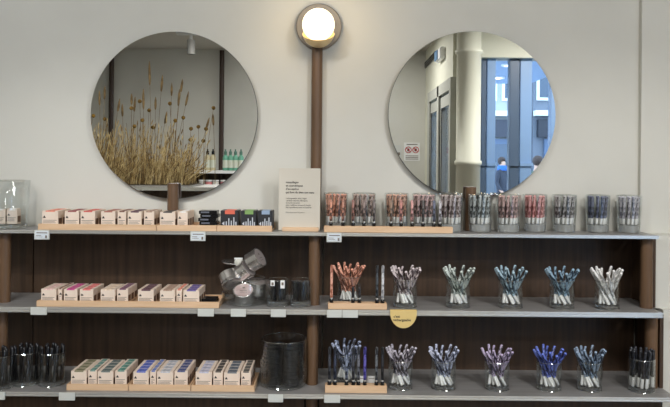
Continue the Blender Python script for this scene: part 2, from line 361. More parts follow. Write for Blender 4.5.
# display stand with dried grasses
gz = 1.318
g = thing('display_gondola', 'free-standing wooden display stand with white top under dried grasses', 'display stand', (0, 0, 0))
obj('top_board', B(-2.05, -.78, -1.0, -.38, gz - .02, gz, bev=.003), M_white, g)
obj('edge_trim', B(-2.05, -.78, -.38, -.372, gz - .022, gz + .002), M_alu, g)
obj('cabinet', B(-2.02, -.81, -.97, -.42, 0, gz - .02), M_wood, g)
M_straw = noisy('straw', srgb(176, 148, 96), srgb(244, 226, 176), nscale=25, rough=.8, lo=.35, hi=.65)
M_straw2 = noisy('straw_dark', srgb(104, 84, 54), srgb(158, 134, 92), nscale=25, rough=.8, lo=.35, hi=.65)
M_head = noisy('dried_flower', srgb(104, 80, 36), srgb(170, 136, 62), nscale=60, rough=.9)
tp = thing('planter_trough', 'low grey metal trough holding the dried grasses', 'planter', (0, 0, gz))
bm = B(-1.98, -.95, -.92, -.45, .0005, .010); obj('trough', bm, M_shelf, tp)
bm = B(-1.96, -.97, -.90, -.47, .0102, .014); obj('soil', bm, mat('moss', srgb(80, 70, 48), .95), tp)
gb0 = gz + .007
def stalk(bm, x, y, h, lean, r=.0014, curve=.04):
    dx, dy = lean; pts = [(x + dx * t ** 1.6, y + dy * t ** 1.6, gb0 + h * t) for t in (0, .25, .5, .75, 1)]
    tube(bm, pts, r * 1.2, 4, r * .7); return Vector(pts[-1]), (Vector(pts[-1]) - Vector(pts[-2])).normalized()
def ear(bm, p, d, L=.07, r=.006):
    q = bmesh.new(); lathe(q, [(0, 0), (r * .7, L * .1), (r, L * .35), (r * .85, L * .7), (r * .3, L * .95), (0, L)], 7)
    R = d.to_track_quat('Z', 'Y').to_matrix().to_4x4(); q.transform(Matrix.Translation(p) @ R)
    me = bpy.data.meshes.new('x'); q.to_mesh(me); q.free(); bm.from_mesh(me); bpy.data.meshes.remove(me)
random.seed(3)
bmA, bmB = bmesh.new(), bmesh.new()
gb0 += .0075
for k in range(1350):
    x = random.uniform(-1.95, -1.0); y = random.uniform(-.9, -.48); h = (.10 + .32 * random.random() ** 2.4) * (1.0 if x < -1.15 else .8)
    bmx = bmA if random.random() < .7 else bmB
    p, d = stalk(bmx, x, y, h, (random.gauss(0.03, .05), random.gauss(0, .03)), .0021 if random.random() < .6 else .0013)
    if random.random() < .35: ear(bmx, p, d, random.uniform(.03, .06), .004)
nA = len(bmA.faces); mB = bpy.data.meshes.new('x'); bmB.to_mesh(mB); bmB.free(); bmA.from_mesh(mB); bpy.data.meshes.remove(mB)
bmA.faces.ensure_lookup_table()
for f in bmA.faces[nA:]: f.material_index = 1
tag(obj('dried_grass', bmA, [M_straw, M_straw2]), 'dense straw-coloured dried grass filling the display trough', 'dried grass', kind='stuff')
# tall individual stems: (tip px, tip py, length of ear px, kind)
tall = [(149, 62, 26, 'e'), (161, 76, 18, 'e'), (143, 90, 22, 'e'), (134, 98, 16, 'e'), (104, 88, 14, 'e'), (99, 92, 16, 'e'), (131, 95, 12, 'e'), (118, 100, 14, 'e'), (171, 84, 14, 'e'),
        (181, 80, 14, 'e'), (178, 90, 18, 'e'), (186, 92, 16, 'e'), (155, 98, 14, 'e'), (165, 112, 14, 'e'), (122, 105, 14, 'e'), (207, 118, 12, 'e'), (213, 115, 12, 'e'),
        (139, 103, 0, 'f'), (131, 110, 0, 'f'), (142, 122, 0, 'f'), (149, 112, 0, 'f'), (169, 105, 0, 'f'), (94, 118, 0, 'f'), (104, 121, 0, 'f'), (183, 119, 0, 'f'), (198, 128, 0, 'f'),
        (206, 130, 0, 'f'), (214, 109, 0, 'f'), (191, 130, 0, 'f'), (190, 141, 0, 'f'), (135, 128, 0, 'f'), (153, 129, 0, 'f'), (176, 122, 0, 'f'), (203, 142, 0, 'f')]
for k, (px_, py_, L, kd) in enumerate(tall):
    Yp = random.uniform(-.85, -.5); D_ = YV - Yp; x, z = rx(px_, D_), rz(py_, D_)
    Lm = L / F * D_; lean = random.uniform(-.03, .09); x0 = x - lean
    h = z - gb0 - Lm; nm = 'wheat_stem' if kd == 'e' else 'flower_stem'
    t = thing(nm, 'x', 'dried plant', (x0, Yp, gb0), 'tall dried stems in the display trough')
    rank = sorted(q[0] for q in tall if q[3] == kd).index(px_); t['label'] = ('tall dried wheat stem with long ear, %s ear from left in mirror' if kd == 'e' else 'dried flower stem with round golden head, %s head from left in mirror') % ords[rank]
    t['group'] = 'dried wheat stems' if kd == 'e' else 'dried flower stems'
    gsave = gb0; gb0 = 0; bm = bmesh.new(); p, d = stalk(bm, 0, 0, h, (lean * .9, 0), .0022); gb0 = gsave
    obj('stem', bm, M_straw2, t)
    if kd == 'e':
        bm = bmesh.new(); ear(bm, p, d, Lm, .0085); obj('ear', bm, M_straw2, t, True)
    else:
        bm = bmesh.new(); bmesh.ops.create_icosphere(bm, subdivisions=2, radius=.014); bmesh.ops.translate(bm, verts=bm.verts, vec=p); obj('flower_head', bm, M_head, t, True)

# ---------------------------------------------------------------- shelving unit
S = [(2.05, YW, 1.295), (2.019, YB, 1.082), (1.985, YB, .855)]     # front Y, back Y, top z
unit = thing('shelving_unit', 'dark wooden wall shelving unit with three grey metal shelves', 'shelving', (0, 0, 0))
names = ['top shelf', 'middle shelf', 'bottom shelf']
for (yf, yb, z), th in zip(S, (.0085, .014, .0115)):
    xe = .925 if z > .9 else .948
    o = obj('shelf', B(-1.35, xe, yf + .003, yb, z - th, z, bev=.001), M_shelf, unit)
    bm = B(-1.35, xe, yf - .001, yf + .003, z - th - .0005, z - th * .5, bev=.0019); box(bm, -1.35, xe, yf, yf + .003, z - th * .5, z + .0002, bev=.0012)
    obj('edge_trim', bm, M_alu, o)
for x0, x1 in ((-1.35, XP(33, YB) - .002), (XP(33, YB) + .002, XP(322, YB)), (XP(322, YB) + .004, .934)):
    obj('back_panel', B(x0, x1, YB, YB + .02, .0, 1.2862), M_wood, unit)
obj('side_panel', B(.928, .934, 2.09, YB, 1.0825, 1.2855), M_wood, unit)
obj('side_panel', B(.9385, .949, 2.07, YB, .8555, 1.0675), M_wood, unit)
for x0, x1 in ((-1.35, XP(304, 2.04, 400)), (XP(319.5, 2.04, 400), .93)): obj('base_panel', B(x0, x1, 2.04, 2.06, 0, .8430), M_wood, unit)
obj('base_plinth', B(-1.35, .93, 2.08, YB, 0, .84), M_black, unit)
for X1, X2, r in ((-.9565, -.959, .0165), (-.0575, -.0600, .0165), (.908, .919, .018)):
    obj('post', LA([(0, 1.0822), (r, 1.0822), (r, 1.2862), (0, 1.2862)], 28, cx=X1, cy=2.092), M_post, unit, True)
    obj('post', LA([(0, .8552), (r, .8552), (r, 1.0675), (0, 1.0675)], 28, cx=X2, cy=2.082), M_post, unit, True)
    obj('post', LA([(0, 0), (r, 0), (r, .8428), (0, .8428)], 28, cx=X2, cy=2.04 if X1 > -.5 and X1 < .5 else 2.2), M_post, unit, True)

# ---------------------------------------------------------------- mirrors
def mirror(px, py, r_px, post_px, post_top, label):
    Y = 2.168; c = W(px, py, Y); r = r_px / F * Y
    t = thing('round_mirror', label, 'mirror', c)
    def disc(r0, y0, y1):
        q = LA([(0, y0), (r0, y0), (r0, y1), (0, y1)], 128)
        bmesh.ops.rotate(q, verts=q.verts, matrix=Matrix.Rotation(-math.pi / 2, 3, 'X')); return q
    q = disc(r, .0, .005); obj('mirror_glass', q, M_mirror, t)
    q = disc(r + .0012, .0055, .0100); obj('backing', q, mat('mirror_backing', srgb(120, 124, 120), .3), t)
    q = disc(.06, .01, .0215); obj('wall_mount', q, M_alu, t)
    p = W(post_px, post_top, Y - .022); s1 = 1.2952
    obj('support_post', LA([(0, s1 - c.z), (.0165, s1 - c.z), (.0165, p.z - c.z), (0, p.z - c.z)], 28, cx=p.x - c.x, cy=-.0175), M_post, t, True)
mirror(174, 115, 83.3, 172.8, 183.5, 'large round frameless mirror reflecting dried grasses, left of the lamp')
mirror(472, 115, 83.5, 471, 187, 'large round frameless mirror reflecting shop window, right of the lamp')

# ---------------------------------------------------------------- wall lamp
c = W(318.8, 26.3, 2.17)
t = thing('wall_lamp', 'glowing opal globe wall lamp on tall brown wooden pole between mirrors', 'lamp', (c.x, 2.19, c.z))
px0 = W(316.6, 120, 2.17).x - c.x
obj('pole', LA([(0, 1.2952 - c.z), (.0165, 1.2952 - c.z), (.0165, -.05), (0, -.05)], 28, cx=px0, cy=-.019), M_post, t, True)
q = LA([(0, 0), (.069, 0), (.0695, .006), (.0695, .016), (.066, .02), (0, .02)], 64); bmesh.ops.rotate(q, verts=q.verts, matrix=Matrix.Rotation(math.pi / 2, 3, 'X'))
obj('wall_plate', q, mat('plate_taupe', srgb(150, 143, 134), .4, .3), t, True)
q = LA([(.0488 * math.cos(math.radians(g_)), .0488 * math.sin(math.radians(g_))) for g_ in range(-90, -8, 4)] + [(.0470 * math.cos(math.radians(g_)), .0470 * math.sin(math.radians(g_))) for g_ in range(-12, -91, -8)], 48, cy=0, cz=0)
bmesh.ops.rotate(q, verts=q.verts, matrix=Matrix.Rotation(math.radians(32), 3, 'X')); bmesh.ops.translate(q, verts=q.verts, vec=(0, -.066, -.023))
box(q, -.010, .010, -.035, -.018, -.05, -.034)
obj('globe_holder', q, mat('holder_brass', srgb(232, 208, 160), .35, .3), t, True)
bm = bmesh.new(); bmesh.ops.create_uvsphere(bm, u_segments=40, v_segments=24, radius=.0480); bmesh.ops.translate(bm, verts=bm.verts, vec=(0, -.068, -.004))
obj('globe_shade', bm, mat('opal_glow', (1, .95, .85), .3, emit=(1.0, .84, .58), es=1.6), t, True)
gl = bpy.data.lights.new('globe_bulb', 'POINT'); gl.energy = 1.2; gl.color = (1.0, .74, .42); gl.shadow_soft_size = .05
lo = bpy.data.objects.new('globe_bulb', gl); COL.objects.link(lo); lo.location = (0, -.135, -.004); lo.parent = t

# ---------------------------------------------------------------- sign card
Y = 2.10; a = W(278.5, 228, Y); b = W(320.5, 168.5, Y)
t = thing('sign_card', 'tall cream printed sign card in wooden holder between top shelf trays', 'sign', (a.x, Y, 1.295))
ww, hh = b.x - a.x, b.z - 1.295
obj('card', B(0, ww, 0, .004, .002, hh, bev=.0004), M_sign, t)
obj('wooden_holder', B(.012, ww - .004, -.016, .014, 0.0, .011, bev=.001), M_tray, t)
ty = hh - .0435
for k, s in enumerate(('maquillages', 'et cosmétiques', "d'exception", 'qui font du bien aux sens')):
    text('headline', s, .0082, (.02, -.0006, ty - k * .0098), M_dink, t, .00012)
for k, s in enumerate(('rechargeables, bios, vegan', 'certifiés naturels, fabriqués', 'en toute douceur', 'pour sublimer la beauté simple', 'des ingrédients sains et naturels')):
    text('small_print', s, .0058, (.021, -.0006, ty - .046 - k * .0066), M_dink, t)
text('small_print', 'découvrez toute la gamme', .0052, (.02, -.0006, ty - .087), M_ink, t)

# ---------------------------------------------------------------- price tickets
def ticket(px0, px1, s, label, printed):
    yf, yb, z = S[s]; x0, x1 = XP(px0, yf - .003), XP(px1, yf - .003)
    t = thing('price_ticket', label, 'price ticket', (x0, yf, z), 'price tickets on the shelf edges'); wd = x1 - x0
    hgt = .027 if s == 0 else .0215
    top = .0015
    bm = B(0, wd, -.006, -.0015, top - hgt, top, bev=.0006); box(bm, 0.002, wd - .002, -.0015, 0.0, top - .008, top - .001); obj('holder', bm, mat('ticket_holder', srgb(206, 210, 206), .4), t)
    if printed:
        obj('paper', B(.003, wd - .003, -.0066, -.006, top - hgt + .003, top - .003), mat('ticket_paper', srgb(214, 224, 232), .6), t)
        bm = B(.007, wd - .005, -.0070, -.0066, top - .009, top - .0065); box(bm, .005, .02, -.0070, -.0066, top - .016, top - .0145); box(bm, wd - .011, wd - .006, -.0070, -.0066, top - hgt + .004, top - .015)
        box(bm, .005, .024, -.0070, -.0066, top - .020, top - .0190); obj('print', bm, M_ink, t)
ticket(34, 49, 0, 'printed white price ticket on top shelf edge, below leftmost carton tray', True)
ticket(190, 205, 0, 'printed white price ticket on top shelf edge, below the stacked black cases', True)
ticket(326, 341, 0, 'printed white price ticket on top shelf edge, right of the sign card', True)
ticket(31, 47, 1, 'blank white price ticket on middle shelf edge, leftmost', False)
ticket(198, 214, 1, 'blank white price ticket on middle shelf edge, below small black case', False)
ticket(231, 246, 1, 'blank white price ticket on middle shelf edge, below bowl of tins', False)
ticket(271, 286, 1, 'blank white price ticket on middle shelf edge, below black-filled tumblers', False)
ticket(327, 342, 1, 'blank white price ticket on middle shelf edge, left one below copper pencils', False)
ticket(342.5, 358, 1, 'blank white price ticket on middle shelf edge, right one below copper pencils', False)
ticket(-6, 6, 2, 'blank white price ticket on bottom shelf edge, cut by left picture edge', False)
ticket(60, 76, 2, 'blank white price ticket on bottom shelf edge, left of carton trays', False)
ticket(269, 284, 2, 'blank white price ticket on bottom shelf edge, below large glass jar', False)
ticket(325, 341, 2, 'blank white price ticket on bottom shelf edge, below navy tester block', False)
# round yellow tag
yf = S[1][0]; c = W(403.5, 310, yf - .004)
t = thing('shelf_tag', 'yellow half-round tag with black writing hanging on middle shelf edge', 'tag', (c.x, yf - .004, S[1][2] + .001))
bm = bmesh.new(); R = 13.3 / F * yf; n = 32
arc = [(R * math.cos(-a), R * math.sin(-a) * 1.15 - .006) for a in [math.pi * i / n for i in range(n + 1)]]; arc = [(R, 0)] + arc + [(-R, 0)]
f1 = [bm.verts.new((x, -.0015, z)) for x, z in arc]; f2 = [bm.verts.new((x, .001, z)) for x, z in arc]
bm.faces.new(f1); bm.faces.new(f2[::-1])
for i in range(len(arc)): j = (i + 1) % len(arc); bm.faces.new([f1[i], f2[i], f2[j], f1[j]])
box(bm, -R, R, .001, .012, 0.0, .0012)
obj('card', bm, mat('tag_yellow', srgb(222, 196, 130), .5), t)
text('lettering', "c'est", .0098, (-R * .75, -.0018, -.0195), M_dink, t, .0002); text('lettering', 'rechargeable', .0098, (-R * .80, -.0018, -.029), M_dink, t, .0002)

# ---------------------------------------------------------------- trays and cartons
def tray(px0, px1, s, y0, depth, label, hgt=.017, ends=True):
    z = S[s][2]; x0, x1 = XP(px0, y0, 225 + s * 80), XP(px1, y0, 225 + s * 80)
    t = thing('wooden_tray', label, 'tray', (x0, y0, z)); wd = x1 - x0
    obj('base', B(0, wd, 0, depth, 0.0002, .006), M_tray, t)
    obj('front_rail', B(0, wd, -.0005, .006, 0.0002, hgt, bev=.0008), M_tray, t)
    obj('back_rail', B(0, wd, depth - .005, depth, 0.0002, hgt, bev=.0008), M_tray, t)
    for x in ((.0, .004), (wd - .004, wd)): obj('end_rail', B(x[0], x[1], .006, depth - .005, .006, hgt + .0, bev=.0006), M_tray, t)
    return z + .006
COLS = {'beige': (214, 188, 168), 'brown': (110, 76, 66), 'magenta': (180, 72, 130), 'pink-red': (206, 112, 112), 'pale pink': (216, 178, 172), 'mauve': (112, 78, 100), 'plum': (88, 60, 72), 'tan': (158, 132, 116),
        'violet': (96, 84, 140), 'olive': (120, 118, 92), 'teal': (98, 136, 128), 'slate': (88, 102, 102), 'green': (88, 134, 124), 'blue': (82, 100, 176), 'steel blue': (100, 120, 176), 'pale grey': (176, 178, 186),
        'navy': (72, 80, 122), 'lavender': (172, 172, 190), 'speckled black': (70, 66, 64), 'grey-blue': (92, 100, 110), 'dark grey': (84, 82, 78), 'dark red': (132, 72, 72), 'red': (188, 92, 84), 'rust': (150, 98, 84), 'coral': (204, 130, 112), 'white': (238, 232, 226)}
MESH = {}
def cmesh(key, fn, m):
    if key not in MESH:
        bm = fn(); me = bpy.data.meshes.new(key[0]); bmesh.ops.recalc_face_normals(bm, faces=bm.faces); bm.to_mesh(me); bm.free(); me.materials.append(m); MESH[key] = me
    return MESH[key]
def child(name, me, parent):
    o = bpy.data.objects.new(name, me); COL.objects.link(o); o.parent = parent; return o
def carton(x0, x1, y, z, h, d, colour, label, group, front, lift=0):
    wd = round(x1 - x0, 3)
    t = thing('paper_carton', label, 'carton', (x0, y, z + .0003), group)
    child('box', cmesh(('box', wd, h, d), lambda: B(0, wd, 0, d, 0, h, bev=.0005), M_card), t)
    cm = noisy('patch_' + colour, srgb(*COLS[colour]), srgb(*[min(255, int(c * 1.25)) for c in COLS[colour]]), nscale=90, rough=.6)
    a, b = wd * .22, wd * .80
    child('colour_patch', cmesh(('colour_patch', wd, h, d, colour), lambda: box(B(a, b, d * .1, d * .86, h, h + .0004), a, b, -.0003, .0, h - .003, h + .0004), cm), t)
    if front:
        def pr():
            bm = B(.003, wd - .004, -.0004, 0, h * .42, h * .45)
            for k, q in enumerate((.34, .27, .20)): box(bm, .003, wd - (.006 if k % 2 else .009), -.0004, 0, h * q, h * q + .0011)
            return bm
        child('print', cmesh(('print', wd, h), pr, M_ink), t)
        def lg():
            bm = bmesh.new(); v = [bm.verts.new((x, -.0004, zz)) for x, zz in ((.0025, h * .57), (.011, h * .57), (.0085, h * .66), (.006, h * .72))]; bm.faces.new(v); return bm
        child('logo', cmesh(('logo', wd, h), lg, M_dink), t)
    child('side_panel', cmesh(('side_panel', wd, h, d), lambda: B(wd, wd + .0003, d * .12, d * .88, h * .12, h * .55), M_kraft), t)
    return t
rown = ['front', 'second', 'third', 'rearmost']
def cols(s, specs, y0, z, h, d, rows, where):
    grp = 'cream cartons on the ' + names[s]; prevR = None
    for k, (a, b, colr, rec) in enumerate(specs):
        yy = y0 + rec; py_ = 225 + 80 * s; x0, x1 = XP(a, yy, py_), XP(b, yy, py_)
        if prevR is not None: x0 = max(x0, prevR + .0012)
        prevR = x1
        for r_ in range(rows):
            y = yy + r_ * (d + .0012)
            jit = random.uniform(-.0003, .0003)
            nr = rown[r_] if not (r_ == rows - 1) else 'back'
            lab = '%s carton with %s patch, %s row, %s column of %s' % ('narrow cream' if rec else 'cream', colr, nr, ords[k], where)
            carton(x0 + jit, x1 + jit, y, z, h, d, colr, lab, grp, r_ == 0)
random.seed(5)
z = tray(38, 156, 0, 2.066, .114, 'long light wood tray of red-topped cartons, left on top shelf')
cols(0, [(42, 58, 'coral', 0), (64.6, 79, 'dark red', 0), (80.5, 95, 'red', 0), (101, 115, 'rust', 0), (117.5, 126, 'brown', .012), (127.5, 141.5, 'plum', 0), (144, 154, 'tan', .012)], 2.073, z, .048, .032, 3, 'top-left tray')
z = tray(156.6, 216.5, 0, 2.066, .114, 'light wood tray of cartons and stacked black cases, top shelf')
cols(0, [(160, 174.8, 'speckled black', 0), (177.5, 187.5, 'white', .012)], 2.073, z, .048, .032, 3, 'tray beside black cases')
zc = z
z = tray(217, 272, 0, 2.066, .114, 'light wood tray holding three black packs, top shelf')
# stack of slim black cases
for k in range(5):
    x0 = XP(197.5 + (k % 2) * 1.5, 2.08, 215)
    t = thing('compact_case', 'slim black case in the stack on top shelf, %s from the bottom' % ords[k], 'case', (x0 + .001 * k, 2.078 + .002 * (k % 2), zc + .0003 + k * .0105), 'stacked black cases')
    obj('case', B(0, .052, 0, .045, 0, .0098, bev=.001), M_black, t)
    obj('paper_label', B(.006, .03, -.0003, 0, .003, .0075), mat('dim_label', srgb(96, 100, 112), .6), t)
o = thing('paper_carton', 'thin white carton standing between black cases and orange-topped black pack', 'carton', (XP(216.2, 2.105, 215), 2.105, zc + .0003)); obj('box', B(-.006, .002, .022, .03, 0, .046), M_card, o); obj('print', B(-.005, .001, .0215, .022, .014, .02), M_ink, o)
for px_, cn_, cc in ((220.5, 'orange', (222, 108, 86)), (241, 'green', (130, 168, 100)), (258, 'pale blue', (150, 172, 200))):
    x0 = XP(px_, 2.074, 215); wd = {220.5: .0515, 241: .044, 258: .042}[px_]
    t = thing('black_pack', 'black pack with %s top label and white pictures, on top shelf' % cn_, 'pack', (x0, 2.074, z + .0003), 'black packs on the top shelf')
    obj('box', B(0, wd, 0, .06, 0, .053, bev=.0008), M_blackcard, t)
    obj('top_label', box(B(wd * .25, wd * .8, .01, .055, .053, .0535), wd * .25, wd * .8, -.0005, 0, .043, .0535), mat('lab_' + cn_, srgb(*cc), .6), t)
    bm = bmesh.new()
    for i, (hx, hz) in enumerate(((.30, .010), (.44, .019), (.58, .012), (.72, .022), (.84, .009))): box(bm, wd * hx, wd * hx + .003, -.0005, 0, .010, .012 + hz)
    v = [bm.verts.new((x, -.0005, q)) for x, q in ((wd * .08, .016), (wd * .22, .010), (wd * .22, .022))]; bm.faces.new(v)
    obj('picture', bm, mat('pack_white', srgb(198, 204, 214), .6), t)

z = tray(36.5, 219, 1, 2.030, .115, 'long light wood tray of pink and purple topped cartons, middle shelf')
cols(1, [(41, 56, 'pale pink', 0), (57.6, 62, 'brown', .012), (63.6, 77, 'magenta', 0), (79.7, 93, 'pink-red', 0), (100.5, 114.7, 'beige', 0), (117, 128, 'mauve', .012), (138, 153.5, 'plum', 0), (160, 175, 'tan', 0), (176.3, 182, 'coral', .012), (183.2, 199, 'violet', 0)],
     2.037, z, .0425, .031, 3, 'middle shelf tray')
t = thing('compact_case', 'small black case lying at right end of middle shelf carton tray', 'case', (XP(201.5, 2.05), 2.04, z + .0003))
obj('case', B(0, .044, 0, .05, 0, .012, bev=.0015), M_black, t); obj('lid', B(.001, .043, .001, .049, .0125, .017, bev=.0015), M_black, t)

za = tray(66.5, 128, 2, 2.004, .130, 'light wood tray of green topped cartons, bottom shelf')
zb = tray(128.6, 190.5, 2, 2.004, .130, 'light wood tray of blue topped cartons, bottom shelf')
zd = tray(191.2, 254.5, 2, 2.004, .130, 'light wood tray of grey and black topped cartons, bottom shelf')
cols(2, [(71, 86.5, 'olive', 0), (88, 97, 'teal', .008), (97.6, 113, 'slate', 0), (115, 126.5, 'green', .008)], 2.012, za, .0455, .0285, 4, 'bottom-left tray')
cols(2, [(133, 148.5, 'blue', 0), (150, 156, 'steel blue', .008), (156.8, 173, 'pale grey', 0), (174.4, 187.5, 'navy', .008)], 2.012, zb, .0455, .0285, 4, 'bottom-middle tray')
cols(2, [(195.5, 211.5, 'lavender', 0), (213.3, 223, 'speckled black', .008), (223.8, 239.5, 'grey-blue', 0), (241, 250.5, 'dark grey', .008)], 2.012, zd, .0455, .0285, 4, 'bottom-right tray')

# ---------------------------------------------------------------- tumblers and pencils
def tumbler_proto(rt, rb, h, base, name='glass_tumbler', bmat=None):
    t = thing(name, 'x', 'tumbler'); w_ = .0022
    prof = [(rb - .001, base * .15), (rb, base * .35), (rb + (rt - rb) * .5, h * .5), (rt, h - .0008), (rt - w_ * .5, h), (rt - w_, h - .0008), (rb + (rt - rb) * .5 - w_, h * .5), (rb - w_, base + .003), (rb - w_ - .004, base)]
    obj('bowl', LA(prof + [(0, base)], 40), M_glass, t, True)
    obj('thick_base', LA([(0, 0.0003), (rb - .003, .0003), (rb - .0012, .0018), (rb - .0012, base - .0012), (rb - .004, base - .0004), (0, base - .0004)], 40), bmat or M_gbase, t, True)
    glass_ring(t, 'rim', rt - .0011, h); glass_ring(t, 'foot_ring', rb - .001, .0016, .0013)
    return t
PEN = {}
def pencil_proto(key, col, L, r=.0040, low=.26, dark=None, foot=False, metal=0.0, tipcol=None):
    t = thing('cosmetic_pencil', 'x', 'pencil')
    dk = tuple(int(c * .8) for c in (dark or tuple(int(c * .4) for c in col))) ; col = tuple(int(c + (255 - c) * .16) for c in col) if max(col) > 90 else col
    m = noisy('pencil_' + key, srgb(*dk), srgb(*col), (1, 1, .5), 170, .28, metal, lo=.455, hi=.55, detail=2)
    if foot:
        obj('barrel', LA([(0, .010), (r, .010), (r, L - r * .8), (r * .8, L - r * .3), (r * .4, L), (0, L)], 12), m, t, True)
        obj('cap', LA([(0, 0), (r * 1.0, .0006), (r * 1.3, .004), (r * 1.25, .008), (r * .95, .010), (0, .010)], 12), M_black, t, True)
        obj('band', LA([(r * 1.04, .010), (r * 1.04, .014), (r, .014)], 12), M_alu, t, True)
    else:
        obj('barrel', LA([(0, L * low), (r, L * low), (r, L - r * .8), (r * .8, L - r * .3), (r * .4, L), (0, L)], 12), m, t, True)
        obj('label_sleeve', LA([(0, 0), (r * .9, 0.0002), (r * 1.02, .001), (r * 1.02, L * low), (0, L * low)], 12), mat('sleeve_white', srgb(244, 244, 242), .4) if not tipcol else mat('sleeve_' + key, srgb(*tipcol), .35), t, True)
        obj('end_cap', LA([(r, L - r * .9), (r * .85, L - r * .25), (r * .4, L + .0004), (0, L + .0006)], 12), mat('endcap_' + key, srgb(*[min(255, int(c * 1.12)) for c in col]), .3, metal), t, True)
    return t
used = set()
def place(proto, loc, label, group, rot=(0, 0, 0)):
    if proto.name not in used:
        used.add(proto.name); o = proto; o.location = loc; o.rotation_euler = rot; o['label'] = label; o['group'] = group; return o
    return dup(proto, loc, label, group, rot)
def bunch(cx, cy, z, base, rb, rt, h, n, proto, label, group, seed, style='fan', jit=.004):
    R = random.Random(seed); r = .0043; P = []
    rbi, rti = rb - .0022 - r - .002, rt - .0022 - r - .001
    for i in range(n):
        if style == 'full':                  # near-vertical, standing all round the inside of the glass
            a = 2 * math.pi * i / n + R.uniform(-.08, .08); tb_ = .28; kb = kt = .62 if i % 3 == 2 else 1.0; a0, a1 = a, a + tb_
        else:                                # crossing fan: foot on one side, leaning over the far rim
            a = 2 * math.pi * i / n + R.uniform(-.12, .12); tw = 2.0 + R.uniform(-.15, .15); a0, a1 = a + tw, a
            kb = R.uniform(.92, 1.0) if i % 2 else R.uniform(.55, .72); kt = 1.0 if i % 2 else R.uniform(.70, .95)
        hh = h + (0 if style == 'full' else R.uniform(-.006, .004))
        p0 = Vector((cx + rbi * kb * math.cos(a0), cy + rbi * kb * math.sin(a0), z + base + .0012)); p1 = Vector((cx + rti * kt * math.cos(a1), cy + rti * kt * math.sin(a1), z + hh))
        P.append((p0, p1))
    P.sort(key=lambda q: q[1].x / q[1].y)
    for i, (p0, p1) in enumerate(P):
        place(proto, p0, '%s, %s from left' % (label, ords[i]), group, (p1 - p0).to_track_quat('Z', 'Y').to_euler())

# top shelf: tall tumblers with thick bases, pencils end at the rim
H0, B0, RT0, RB0 = .110, .023, .0365, .0325
tp0 = tumbler_proto(RT0, RB0, H0, B0, bmat=M_gwhite)
row0 = [(336, 2.135, 'copper', (214, 140, 112), (120, 64, 48), 'first tumbler right of the sign card'), (364, 2.135, 'brown and grey', (176, 150, 140), (70, 46, 42), 'second tumbler right of the sign card'),
        (396.5, 2.135, 'copper brown', (204, 150, 124), (92, 60, 50), 'third tumbler right of the sign card'), (424, 2.135, 'rose and black', (196, 158, 156), (60, 44, 46), 'fourth tumbler right of the sign card'),
        (451, 2.127, 'grey and maroon', (180, 166, 166), (84, 52, 56), 'fifth tumbler right of the sign card'), (480, 2.127, 'silver and teal-black', (176, 184, 186), (44, 54, 58), 'sixth tumbler right of the sign card'),
        (508.3, 2.127, 'brown and mauve', (190, 152, 148), (84, 58, 60), 'seventh tumbler right of the sign card'), (534.8, 2.148, 'coral pink', (214, 146, 144), (160, 74, 76), 'eighth tumbler right of the sign card'),
        (564.3, 2.148, 'charcoal and white', (168, 164, 166), (50, 46, 52), 'ninth tumbler right of the sign card'), (597.5, 2.148, 'navy blue', (80, 86, 116), (26, 30, 54), 'tenth tumbler right of the sign card'),
        (629, 2.148, 'pale lilac grey', (186, 184, 194), (128, 126, 142), 'tumbler at top shelf right end')]
for k, (px_, Y, cn_, c1, c2, where) in enumerate(row0):
    x = XP(px_, Y, 215); place(tp0, (x, Y, 1.2952), 'thick-based glass of %s pencils, %s' % (cn_, where), 'top shelf tumblers')
    pr_ = pencil_proto('t%d' % k, c1, .083, .0044, .22, c2)
    bunch(x, Y, 1.2952, B0, RB0, RT0, H0 - .003, 12, pr_, '%s pencil in %s' % (cn_, where), 'pencils in the ' + where, k, 'full')
def tester_block(px0, px1, s, y0, depth, h, label):
    z = S[s][2]; x0, x1 = XP(px0, y0, 225 + 80 * s), XP(px1, y0, 225 + 80 * s)
    t = thing('tester_block', label, 'pencil stand', (x0, y0, z)); obj('block', B(0, x1 - x0, 0, depth, .0003, h, bev=.0012), M_tray, t)
    return z + h, t, x0
zt, tb, tbx = tester_block(324, 453, 0, 2.062, .022, .0185, 'long light wood tester block in front of top shelf tumblers')
tc = [(331, 'copper', (214, 140, 112)), (343, 'copper brown', (184, 122, 100)), (353, 'dark copper', (150, 96, 82)), (364, 'grey brown', (130, 110, 104)), (374, 'dark grey', (110, 100, 98)), (391, 'bronze', (140, 110, 90)), (401, 'rose copper', (190, 120, 112)), (412, 'pink', (212, 150, 146)), (423, 'black grey', (88, 84, 84)), (434, 'navy grey', (84, 90, 116)), (440, 'silver lilac', (190, 186, 196))]
for k, (px_, cn_, c1) in enumerate(tc):
    p = pencil_proto('tt%d' % k, c1, .076, .0042, foot=True); place(p, (XP(px_, 2.073, 221), 2.073, zt + .0003), '%s tester pencil with black cap standing in top shelf block, %s from left' % (cn_, ords[k]), 'tester pencils on the top shelf')
    obj('socket', LA([(0, .0), (.0062, 0), (.0062, .0006), (0, .0006)], 14, cx=XP(px_, 2.073, 221) - tbx, cy=.011, cz=.0186), M_black, tb)

